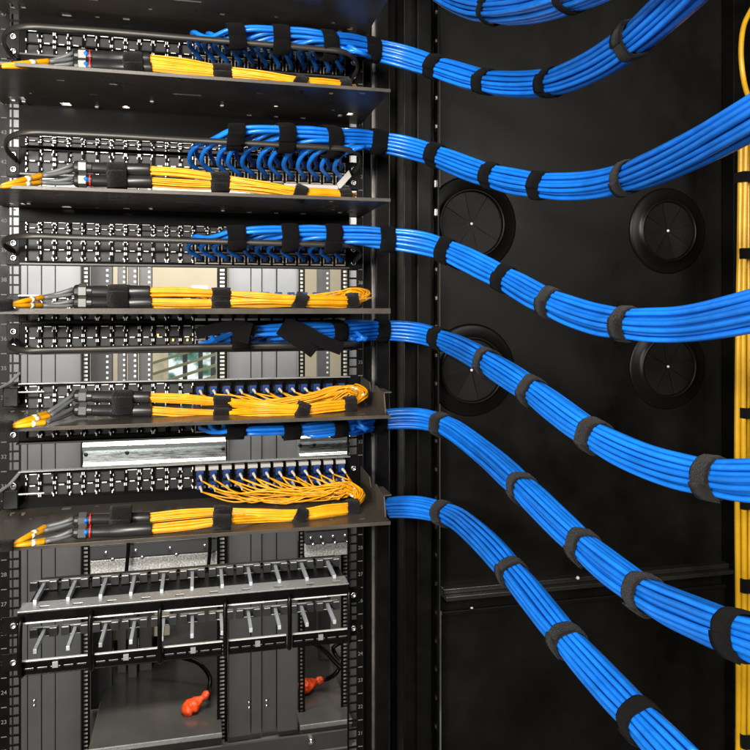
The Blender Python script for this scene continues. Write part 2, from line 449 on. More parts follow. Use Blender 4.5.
# ------------------------------------------------------------------ patch panels
CX0, CX1 = XR(27), XR(345)
PITCH = (CX1 - CX0) / 24
def jack_mesh(full, seed=0):
    rnd = random.Random(seed); b = MB(); w = PITCH * .5; h = UH * .41
    d = .007
    st = .0012
    body = M_jack if full else M_face
    b.box((-w+.0004, -d, -h), (-w+.0004+st, 0, h), M_face); b.box((w-.0004-st, -d, -h), (w-.0004, 0, h), M_face)
    b.box((-w+.0016, -d, h-.0016), (w-.0016, 0, h), body); b.box((-w+.0016, -d, -h), (w-.0016, 0, -h+.0016), body)
    b.box((-w+.0016, -d+.0006, -.0011), (w-.0016, 0, .0011), body)
    b.box((-w+.0016, -.0012, -h+.0016), (w-.0016, -.0002, h-.0016), M_hole)
    if full:
        for zz in (-h*.5, h*.5):
            b.box((-w+.0017, -d-.001, zz-.0052), (-w+.0032, -.001, zz+.0052), M_jack)
            b.box((w-.0032, -d-.001, zz-.0052), (w-.0017, -.001, zz+.0052), M_jack)
            b.box((-w+.0032, -d-.001, zz+.0032), (w-.0032, -.001, zz+.0052), M_jack)
            b.box((-w+.0032, -d-.0005, zz-.0052), (w-.0032, -.001, zz-.0034), M_face)
    else:
        c = .0013
        for sx in (-1, 1):
            for zz in (h-.003, .003, -.004, -h+.003):
                if rnd.random() < .28: continue
                b.box((sx*(w-.0012)-c*.5, -d-.0007, zz-.0019), (sx*(w-.0012)+c*.5, -d+.001, zz+.0019), M_clip)
            if rnd.random() < .4: continue
            b.box((sx*(w-.0026)-c*.35, -d-.0005, -h+.004), (sx*(w-.0026)+c*.35, -d+.001, -h+.0065), M_clip)
            b.box((sx*(w-.0026)-c*.35, -d-.0005, h-.008), (sx*(w-.0026)+c*.35, -d+.001, h-.0055), M_clip)
        if rnd.random() < .8: b.box((-w*rnd.uniform(.35,.75), -d-.0006, h-.0014), (w*rnd.uniform(.5,.75), -d+.001, h-.0004), M_clip)
        if rnd.random() < .75: b.box((-w*.36, -d-.0008, -.0007), (w*.36, -d+.001, .0007), M_clip)
    me = bpy.data.meshes.new('jack')
    me.from_pydata([tuple(v) for v in b.v], [], b.f)
    for m in b.mats: me.materials.append(m)
    for p, k in zip(me.polygons, b.m): p.material_index = k
    me.update(); return me
J_EMPTIES = [jack_mesh(False, q) for q in range(9)]
J_FULL = jack_mesh(True)
def J_EMPTY_(): return random.choice(J_EMPTIES)
JW, JH = PITCH, UH
YJ = YR - .004         # face of the jacks' plate
def screw(parent, p, r=.0042):
    b = MB(); b.lathe(p, [(.0001, -.0005), (r*.45, -.0005), (r*.55, -.002), (r*.95, -.0022), (r, -.001), (r, 0)], M_silver, seg=20); b.build('screw', parent, smooth=True)
def copper_panel(n, label, bar=None, strip=None, populated=True, strip_lab=None):
    zc = ZU(n)
    t = thing('patch_panel', (0, YJ, zc), label, 'patch panel', 'copper patch panels in the rack')
    b = MB()
    h = UH*.488
    b.box((XR(20), YJ, zc-h), (XR(349), YJ+.003, zc+h), M_face)
    b.box((XR(7), YJ+.001, zc-h), (XR(20), YJ+.003, zc+h), M_black); b.box((XR(349), YJ+.001, zc-h), (XR(359.5), YJ+.003, zc+h), M_black)
    b.box((XR(20), YJ-.020, zc-h-.001), (XR(349), YJ, zc-h+.0008), M_black)
    b.build('faceplate', t, bevel=.0004)
    q = MB(); q.box((XR(24), YJ-.0212, zc-h-.0006), (XR(346), YJ-.0202, zc-h+.0016), M_mgrbar); q.build('bottom_lip', t)
    for s in (-1, 1):
        screw(t, Vector((RX0 if s < 0 else RX1, YJ+.001, zc - UH*.25))); screw(t, Vector((RX0 if s < 0 else RX1, YJ+.001, zc + UH*.25)))
    for i in range(24):
        f = populated and i >= 12
        inst(J_FULL if f else J_EMPTY_(), 'jack', t, (CX0 + (i+.5)*PITCH, YJ - .0003, zc+.0012))
    if bar:
        pts = spline([P(*a) for a in bar], .008, 3)
        q = MB(); q.tube(pts, .0042, M_mgrbar, 10, ell=(1, .62)); q.build('support_bar', t, smooth=True)
    return t
def strip_panel(zlo, zhi, label, cells=24, group=None):
    """narrow second row of sockets"""
    t = thing('socket_strip', (0, YJ, zlo), label, 'socket strip', 'narrow socket strips beside the patch panels')
    b = MB(); b.box((XR(20), YJ+.0004, zlo), (XR(349), YJ+.0034, zhi), M_face)
    b.build('strip_plate', t, bevel=.0004)
    hh = (zhi - zlo) / (2 * UH * .41) * .92
    hh = min(hh, 1)
    for i in range(cells):
        o = inst(J_EMPTY_(), 'jack', t, (CX0 + (i+.5)*PITCH, YJ - .0003, zlo + (zhi-zlo)/2 if hh < 1 else zlo + UH*.43))
        o.scale = (1, 1, hh)
    return t
bar1 = ((352,78,1.07),(357.5,68,1.04),(354,58,1.01),(342,51.5,.99),(320,49,.985),(200,39,.985),(60,28,.985),(20,27,.985),(7,32,1.0),(4,44,1.03),(14,58,1.068))
bar2 = ((352,173,1.07),(360.5,163,1.04),(358,154,1.01),(345,149,.99),(325,147.5,.985),(200,140.5,.985),(60,133,.985),(24,132.5,.985),(9,138,1.0),(6,148,1.03),(16,160,1.068))
bar3 = ((353,262,1.07),(361,254,1.04),(358,248,1.01),(345,245,.99),(325,244.5,.985),(200,241,.985),(60,237,.985),(26,236,.985),(9,238,1.0),(3,243,1.03),(14,252,1.068))
bar4 = ((353,338,1.07),(360,341,1.04),(352,344,1.0),(330,345,.99),(200,347,.99),(60,350,.99),(26,350.5,.99),(10,347,1.01),(12,340,1.068))
copper_panel(46, 'topmost patch panel, blue patch cords crowding its right half below the first bundle', bar1)
copper_panel(42, 'second patch panel from the top, two rows of curved blue cords plugged in', bar2)
pp42 = [o for o in C.objects if o.name.startswith('patch_panel')][1]
b = MB(); a_, e_ = P(284, 191, YJ-.024), P(338, 185.5, YJ-.024); b.box((a_.x, YJ-.026, a_.z), (e_.x, YJ-.0225, e_.z), M_cap)
f_ = P(350, 172, YJ-.024); b.obox(Vector(((e_.x+f_.x)/2, YJ-.024, (e_.z+f_.z)/2-.002)), Vector(((f_.x-e_.x)/2, 0, (f_.z-e_.z)/2)), Vector((0,.0017,0)), Vector((.002,0,-.0045)), M_cap)
b.build('bracket', pp42, bevel=.0006)
copper_panel(39, 'third patch panel from the top, above the bright gap, blue cords plugged right', bar3)
copper_panel(36, 'patch panel with amber glints under the eye-level shelf, behind loose black straps', bar4)
copper_panel(33, 'lowest copper patch panel, nearly hidden under the shelf above the galvanised bar', None)
strip_panel(ZU(43)-UH*.47, ZU(43)-UH*.10, 'narrow row of empty sockets above the second patch panel')
strip_panel(ZU(40)-UH*.47, ZU(40)-UH*.02, 'narrow row of empty sockets above the third patch panel, under the shelf')
b = MB(); b.box((XR(20), YJ+.001, ZU(43)-UH*.10+.0003), (XR(349), YJ+.003, ZU(44)), M_face); tag(b.build('blank_strip', loc=(0, YJ, ZU(43))), 'plain dark blank strip between second shelf and the sockets below', 'blank panel')
b = MB(); b.box((XR(20), YJ+.001, ZU(40)-UH*.02+.0003), (XR(349), YJ+.003, ZU(40)+UH*.5), M_face); tag(b.build('blank_strip', loc=(0, YJ, ZU(40))), 'plain dark blank strip under the third shelf, over a socket row', 'blank panel')
b = MB(); b.box((XR(20), YJ+.001, ZU(46)+UH*.5), (XR(349), YJ+.003, ZU(47)+UH*.45), M_face); tag(b.build('blank_strip', loc=(0, YJ, ZU(47))), 'plain dark blank strip at the very top of the rack', 'blank panel')
for (za, zb2, nm) in ((ZU(46)-UH*.5, ZU(47), 'topmost'), (ZU(42)-UH*.5, ZU(44), 'second'), (ZU(39)-UH*.47, ZU(40)+UH*.5, 'third'), (ZU(36)-UH*.5, ZU(36)+UH*.6, 'fourth'), (ZU(33)-UH*.5, ZU(33)+UH*.6, 'fifth')):
    b = MB(); b.box((XR(19.5), YJ+.006, za+.001), (XR(349.5), YJ+.008, zb2), M_black)
    pp = [o for o in C.objects if o.name.startswith('patch_panel')]
    b.build('rear_cover', pp[['topmost','second','third','fourth','fifth'].index(nm)])
# amber indicator glints on the fourth panel
for i in (9, 10, 11):
    p = Vector((CX0 + (i+.5)*PITCH + random.uniform(-.004, .004), YJ-.008, ZU(36)+random.uniform(-.004, .004)))
    b = MB(); b.box(p - Vector((.0011, .0004, .0015)), p + Vector((.0011, .0004, .0015)), M_amber)
    par = [o for o in C.objects if o.name.startswith('patch_panel')][3]
    b.build('indicator', par)

# fibre (LC) panels
def lc_mesh(cap):
    b = MB(); w = PITCH * .5
    h = UH*.40
    b.box((-w+.0005, -.005, -h), (-w+.0018, 0, h), M_plast); b.box((w-.0018, -.005, -h), (w-.0005, 0, h), M_plast)
    b.box((-w+.0024, -.011, h-.0058), (w-.0024, 0, h-.0004), cap)
    b.box((-w+.0018, -.003, -.001), (w-.0018, 0, .001), M_plast)
    b.box((-w+.0018, -.006, -h), (w-.0018, 0, -h+.003), M_cap)
    b.box((-w+.0018, -.001, -h+.003), (w-.0018, -.0002, h-.006), M_hole)
    me = bpy.data.meshes.new('adapter'); me.from_pydata([tuple(v) for v in b.v], [], b.f)
    for m in b.mats: me.materials.append(m)
    for p, k in zip(me.polygons, b.m): p.material_index = k
    me.update(); return me
LC, LCD = lc_mesh(M_cap), lc_mesh(M_plast)
def lc_panel(zlo, zhi, label, lcm=LC):
    t = thing('fibre_enclosure', (0, YJ, zlo), label, 'fibre panel', 'fibre panels above the shelves')
    b = MB(); b.box((XR(20), YJ, zlo), (XR(349), YJ+.003, zhi), M_face)
    b.box((XR(7), YJ+.001, zlo), (XR(20), YJ+.003, zhi), M_black); b.box((XR(349), YJ+.001, zlo), (XR(359.5), YJ+.003, zhi), M_black)
    b.build('faceplate', t, bevel=.0004)
    q = MB(); q.box((XR(20), YJ-.006, zhi-.0002), (XR(349), YJ+.003, zhi+.0012), M_mgr); q.build('top_lip', t)  # grey strip paints the light caught along the panel's top edge
    zc = zhi - UH*.46
    for i in range(24):
        inst(J_EMPTY_() if i < 12 else lcm, 'socket' if i < 12 else 'adapter', t, (CX0 + (i+.5)*PITCH, YJ-.0003, zc))
    screw(t, Vector((RX0, YJ+.001, zc))); screw(t, Vector((RX1, YJ+.001, zc)))
    return zc
zl5 = lc_panel(ZS[5]-.001, ZU(31)+UH*.49, 'lowest fibre panel with pale shuttered adapters, above the lowest shelf')
zl4 = lc_panel(ZS[4]-.001, ZU(34)+UH*.47, 'fibre panel with blue connectors above the second lowest shelf', LCD)
zl3 = lc_panel(ZS[3]-.018, ZS[3]+.017, 'low fibre panel behind the yellow bundle at eye level')
q = strip_panel(ZS[5]+.0005, ZS[5]+.009, 'narrow row of sockets just above the lowest shelf') if False else None

# ------------------------------------------------------------------ blue cable bundles
CR = .0026
def hexslots(n, pitch):
    pts = []
    for i in range(-5, 6):
        for j in range(-5, 6):
            pts.append(((i + (j % 2) * .5) * pitch + .25*pitch, j * pitch * .866))
    pts.sort(key=lambda q: q[0]**2 + q[1]**2)
    return pts[:n]
SL = hexslots(24, CR * 2.12)
RB = max(math.hypot(*q) for q in SL) + CR
def frame_at(path, i):
    n = len(path)
    T = (path[min(i+1, n-1)] - path[max(i-1, 0)]).normalized()
    N = Vector((0, 1, 0)); N = (N - T * N.dot(T)).normalized()
    return T, N, T.cross(N)          # along, depth, across (upwards)
def strap_ring(name, parent, path, i, width, rad, m, scale=(1, 1), offset=0.0, thick=.0019, hull=None, frame=None):
    # ring of hook-and-loop tape round the path at sample i
    b = MB(); segs = 36; rows = 7
    T, N, M = frame or frame_at(path, i)
    c = path[i] + M * offset
    hm = Vector((0, 0, 0))
    if hull:
        cu = sum(h[0] for h in hull)/len(hull); cv = (min(h[1] for h in hull) + max(h[1] for h in hull))/2
        c = c + N*cu + M*cv
        hull = [(h[0]-cu, h[1]-cv) for h in hull]
    def rad_at(a):
        if not hull: return rad
        return max(h[0]*math.cos(a) + h[1]*math.sin(a) for h in hull) + CR + .0002
    RA = [rad_at(2*math.pi*k/36) for k in range(36)]
    for _ in range(2): RA = [RA[k]*.5 + (RA[k-1] + RA[(k+1) % 36])*.25 for k in range(36)]
    def rat(a):
        f = (a/(2*math.pi)*36) % 36; k = int(f) % 36; return RA[k] + (RA[(k+1) % 36]-RA[k])*(f-int(f))
    vs = []
    ph = random.uniform(0, 6)
    skew = random.uniform(-.12, .12)
    for rr in range(rows):
        s = (rr / (rows-1) - .5)
        for k in range(segs):
            a = 2*math.pi*k/segs
            ed = (1 - abs(s*2)**6 * .05)
            r = (rat(a) + thick) * ed * (1 + .012*math.sin(3*a + ph))
            d = T * (s * width + math.sin(a + ph) * skew * rad + math.sin(5*a+ph) * .0006)
            vs.append(c + d + N * (r*math.cos(a)*scale[0]) + M * (r*math.sin(a)*scale[1]))
    for rr in (rows-1, 0):
        s = (rr / (rows-1) - .5)
        for k in range(segs):
            a = 2*math.pi*k/segs
            r = rat(a) * .99
            d = T * (s * width * .98 + math.sin(a + ph) * skew * rad)
            vs.append(c + d + N * (r*math.cos(a)*scale[0]) + M * (r*math.sin(a)*scale[1]))
    fs = []
    R_ = rows + 2
    order = list(range(rows)) + [rows, rows+1]
    for q in range(R_):
        a_, b_ = order[q], order[(q+1) % R_]
        for k in range(segs):
            k2 = (k+1) % segs
            fs.append((a_*segs+k, a_*segs+k2, b_*segs+k2, b_*segs+k))
    b.quads(vs, fs, m)
    # overlapping tape end
    a0 = random.uniform(R(140), R(220)); a1 = a0 + R(70)
    vs = []
    for rr in range(2):
        s = (rr - .5) * .96
        for k in range(9):
            a = a0 + (a1-a0)*k/8
            for hh in (0, 1):
                r = (rat(a) + thick) * 1.01 + (.0013 if hh else -.0004)
                d = T * (s * width + math.sin(a + ph) * skew * rad)
                vs.append(c + d + N*(r*math.cos(a)*scale[0]) + M*(r*math.sin(a)*scale[1]))
    fs = []
    for k in range(8):
        A = lambda rr, kk, hh: rr*18 + kk*2 + hh
        fs += [(A(0,k,1), A(0,k+1,1), A(1,k+1,1), A(1,k,1)), (A(0,k,0), A(0,k+1,0), A(0,k+1,1), A(0,k,1)), (A(1,k,0), A(1,k,1), A(1,k+1,1), A(1,k+1,0))]
    fs += [(0, 1, 19, 18), (16, 34, 35, 17)]
    b.quads(vs, fs, m)
    return b.build(name, parent, smooth=True)
def nearest_px(path, px):
    best, bi = 1e9, 0
    for i, p in enumerate(path):
        d = p - Vector((0, 0, CAMZ))
        zc = d.x*sn + d.y*cs; xc = d.x*cs - d.y*sn
        x = 375 + F*xc/zc
        if abs(x - px) < best: best = abs(x-px); bi = i
    return bi
def wfun(x): return 24 + max(0, x - 400) * .052
def bundle(name, label, left, right, straps, jackrow=None, start_taper=True, widths=None):
    """left: (px,py,Y) points along the rack; right: (px,py[,w]) points, w = seen width of the bundle in pixels"""
    pts = [P(*a) for a in left]
    for a in right:
        w = a[2] if len(a) > 2 else wfun(a[0])
        pts.append(PC(a[0], a[1], 2*RB*F/w))
    path = spline(pts, .006)
    # the depth along the run changes slowly and evenly
    eye = Vector((0, 0, CAMZ)); fw = Vector((sn, cs, 0))
    for _ in range(6):
        path = [path[0]] + [path[i]*.5 + (path[i-1]+path[i+1])*.25 for i in range(1, len(path)-1)] + [path[-1]]
    dep = [(p - eye).dot(fw) for p in path]; d0 = dep[:]
    for _ in range(260):
        dep = [dep[0]] + [dep[i]*.5 + (dep[i-1]+dep[i+1])*.25 for i in range(1, len(dep)-1)] + [dep[-1]]
    path = [eye + (p - eye) * (b_/a_) for p, a_, b_ in zip(path, d0, dep)]
    path = spline(path[::6] + ([path[-1]] if (len(path)-1) % 6 else []), .006)
    t = thing('cable_bundle', path[0], label, 'cable bundle', 'blue cable bundles')
    L = len(path)
    fr = [frame_at(path, 0)]
    for i in range(1, L):
        T = frame_at(path, i)[0]; N = fr[-1][1]; N = (N - T * N.dot(T)).normalized()
        fr.append((T, N, T.cross(N)))
    present = [[] for _ in range(L)]
    pin_i = [nearest_px(path, sp[0]) for sp in straps]
    slots = sorted(SL, key=lambda q: -q[1] + .25*q[0]) if jackrow else SL
    tot = [0]
    for i in range(1, L): tot.append(tot[-1] + (path[i]-path[i-1]).length)
    pinch = [tot[i] for i in pin_i]
    for k in range(24):
        u, v = slots[(k % 12)*2 + k//12] if jackrow else slots[k]
        ph = random.uniform(0, 6.28)
        i0 = 0
        pre = []
        if jackrow:
            row, col = divmod(k, 12)
            xj = CX0 + (12 + col + .5) * PITCH
            zj = jackrow['z'] + (UH*.205 if row == 0 else -UH*.205) + .0012
            jx = random.uniform(-.003, .003)
            J = Vector((xj, YJ - .004, zj))
            zbar = jackrow['zbar'](xj)
            if jackrow.get('droop', True):
                bow = -.015 + jx if row else -.008 + jx
                pre = [J, J + Vector((0, -.012, 0)), J + Vector((bow, -.045, .006 + (.003 if row else 0))),
                       Vector((xj + bow*.9 + .004, YR-.074, (zj + zbar)*.5 + .006)),
                       Vector((xj + .014 + jx, YR-.082, zbar + .001))]
            else:
                pre = [J, J + Vector((0, -.014, 0)), J + Vector((.008, -.05, .002)), Vector((xj + .02, YR-.078, zbar))]
            xm = xj + random.uniform(.030, .042)
            while i0 < L-1 and path[i0].x < xm: i0 += 1
        seq = []
        for i in range(i0, L):
            s = tot[i]
            tw = .22*math.sin(s*3.0 + len(label)) + .05*math.sin(s*9)
            wob = .00055*math.sin(s*17 + ph)
            uu = u*math.cos(tw) - v*math.sin(tw) + wob
            vv = u*math.sin(tw) + v*math.cos(tw) + .0003*math.sin(s*13 + ph*2)
            T, N, M = fr[i]
            tap = 1.0
            if start_taper: tap = min(1.0, .45 + tot[i]/.12)
            if pinch: tap *= 1.09 - .11*math.exp(-(min(abs(tot[i]-q_) for q_ in pinch)/.022)**2)
            seq.append(path[i] + N*uu*tap + M*vv*tap); present[i].append((uu*tap, vv*tap))
        if pre:
            pp = spline(pre + seq[0:1], .006, 2)
            seq = pp[:-1] + seq
            # soften the join
            j0 = len(pp)
            for _ in range(4):
                for q in range(max(2, j0-6), min(len(seq)-1, j0+8)):
                    seq[q] = seq[q]*.5 + (seq[q-1]+seq[q+1])*.25
        rl = [CR]*len(seq)
        if jackrow:
            for q in range(min(len(pp), len(seq))): rl[q] = CR*(1.22 - .22*max(0, (q - len(pp)*.6)/(len(pp)*.4)))
        b = MB(); b.tube(seq, rl, M_blue, 9)
        b.build('cable', t, smooth=True)
        if jackrow:
            q = MB(); q.box(J + Vector((-.0036, -.005, -.004)), J + Vector((.0036, .004, .003)), M_hole); q.build('plug', t)
    for sp in straps:
        px, kind = sp[0], sp[1]
        i = nearest_px(path, px)
        zc = (path[i] - Vector((0, 0, CAMZ))).dot(Vector((sn, cs, 0)))
        wid = (sp[2] if len(sp) > 2 else 15) / F * zc * (1.0 + .32 * min(1, max(0, (px - 480) / 120)))
        hull = present[min(i+3, L-1)][:] or [(0, 0)]
        m_ = M_velcro if kind in 'bk' else M_fuzzy
        if kind == 'b':       # tied round the support bar as well
            bz = jackrow['zbar'](path[i].x) - .006 - path[i].z
            hull += [(.003, bz - .003), (-.003, bz - .003)]
        strap_ring('strap', t, path, i, wid, RB, m_, hull=hull, frame=fr[i])
    return t, path
def zbar_of(bar):
    A, B_ = P(60, [p[1] for p in bar if p[0] == 60][0], .985), P(320 if any(p[0]==320 for p in bar) else 325, [p[1] for p in bar if p[0] in (320, 325)][0], .985)
    return lambda x: A.z + (x - A.x)/(B_.x - A.x)*(B_.z - A.z) + .004
LY = .985
bundle('b', 'short blue bundle crossing the very top edge of the photo', [],
       [(405,-42,22),(440,-8,24),(475,8,27),(520,9,32),(560,0,37),(610,-22,43),(680,-70,52)], [(493,'k',12),(573,'k',12)], start_taper=False)
bundle('b', 'uppermost full blue bundle, dipping then rising out at the top edge',
       [(196,37,LY),(235,37.5,LY),(280,38.5,LY),(325,43,LY)], [(372,50,23),(400,56.5,23),(440,69,24),(490,83,26),(545,84,29),(590,69,33),(635,40,38),(680,0,43),(720,-40,48)],
       [(235,'b',17),(280,'b',17),(325,'b',17),(372,'k',15),(438,'k',14),(488,'k',14),(552,'k',13),(634,'f',16)], dict(z=ZU(46), zbar=zbar_of(bar1)))
bundle('b', 'second full blue bundle, leaving at the right edge between two grommets and yellow cables',
       [(192,134,LY),(235,135,LY),(285,135,LY),(330,137,LY)], [(376,140,23),(405,145,23),(437,155,24),(493,176,26),(545,186,28),(590,186,30),(628,178,33),(690,153,40),(750,121,48),(800,92,54)],
       [(238,'b',17),(284,'b',17),(330,'b',17),(375,'k',16),(436,'k',14),(493,'k',13),(541,'k',13),(628,'f',14)], dict(z=ZU(42), zbar=zbar_of(bar2)))
bundle('b', 'third full blue bundle, sagging under the upper right grommet to the right edge',
       [(190,239,LY),(237,238,LY),(288,236,LY),(332,236,LY)], [(385,238,24),(415,241,24),(447,250,25),(507,279,27),(552,303,30),(590,317,32),(628,324,35),(680,325,38),(720,319,42),(760,310,46),(800,300,50)],
       [(238,'b',18),(288,'b',17),(331,'b',17),(386,'k',15),(446,'k',14),(507,'k',14),(551,'f',14),(628,'f',14)], dict(z=ZU(39), zbar=zbar_of(bar3)))
t4, path4 = bundle('b', 'fourth full blue bundle, with loose black strap tails hanging at its rack end',
       [(190,339,LY),(240,336,LY),(290,334,LY),(335,331,LY)], [(382,329,22),(412,330,22),(441,338,23),(488,361,27),(533,390,30),(595,434,34),(650,460,37),(710,476,41),(750,480,44),(800,480,48)],
       [(240,'b',18),(335,'b',16),(382,'k',13),(440,'k',14),(488,'f',14),(534,'f',13),(594,'f',14),(717,'f',19)], dict(z=ZU(36), zbar=lambda x: P(250,340,.985).z, droop=False))
bundle('b', 'fifth full blue bundle, emerging beneath the second lowest shelf and ending at right edge',
       [(190,436,LY),(240,434,LY),(290,432,LY),(335,427,LY)], [(376,420,22),(410,417,22),(443,424,23),(480,449,25),(523,487,29),(585,546,34),(645,592,39),(690,613,43),(740,633,48),(790,648,52)],
       [(236,'k',18),(292,'k',17),(336,'k',16),(378,'k',14),(442,'f',13),(523,'f',14),(585,'f',14),(643,'f',16),(738,'k',21)], dict(z=ZU(33), zbar=lambda x: P(250,434,.985).z, droop=False))
bundle('b', 'lowest blue bundle, curving steeply down out of the bottom edge',
       [(364,512,1.075)], [(385,507.5,23),(412,506,23),(446,513,24),(480,536,27),(513,572,30),(568,640,35),(607,683,38),(645,723,42),(690,770,46)],
       [(384,'k',8),(445,'f',14),(514,'f',14),(568,'f',14),(640,'k',16)], None, start_taper=False)
def ribbon(parent, pix, wpx):
    pts = spline([P(*a) for a in pix], .004)
    b = MB(); vs = []; n = len(pts); th = .0016
    for i, p in enumerate(pts):
        T = (pts[min(i+1, n-1)] - pts[max(i-1, 0)]).normalized()
        V = Vector((sn, cs, 0)); Wd = V.cross(T).normalized() * (wpx/2/F*.95); Nn = T.cross(Wd).normalized() * th/2
        vs += [p + Wd + Nn, p - Wd + Nn, p - Wd - Nn, p + Wd - Nn]
    fs = []
    for i in range(n-1):
        for k in range(4): fs.append((i*4+k, i*4+(k+1)%4, (i+1)*4+(k+1)%4, (i+1)*4+k))
    fs += [(0,1,2,3), ((n-1)*4+3, (n-1)*4+2, (n-1)*4+1, (n-1)*4)]
    b.quads(vs, fs, M_velcro); return b.build('strap_tail', parent)
ribbon(t4, ((196,334,.95),(215,329,.945),(240,326,.945),(256,332,.955)), 11)
ribbon(t4, ((245,322,.95),(242,331,.942),(240,342,.945)), 17)
ribbon(t4, ((280,328,.955),(290,335,.945),(304,344,.94),(315,352,.945)), 14)
ribbon(t4, ((284,324,.95),(302,330,.94),(322,341,.938),(342,349,.945)), 13)

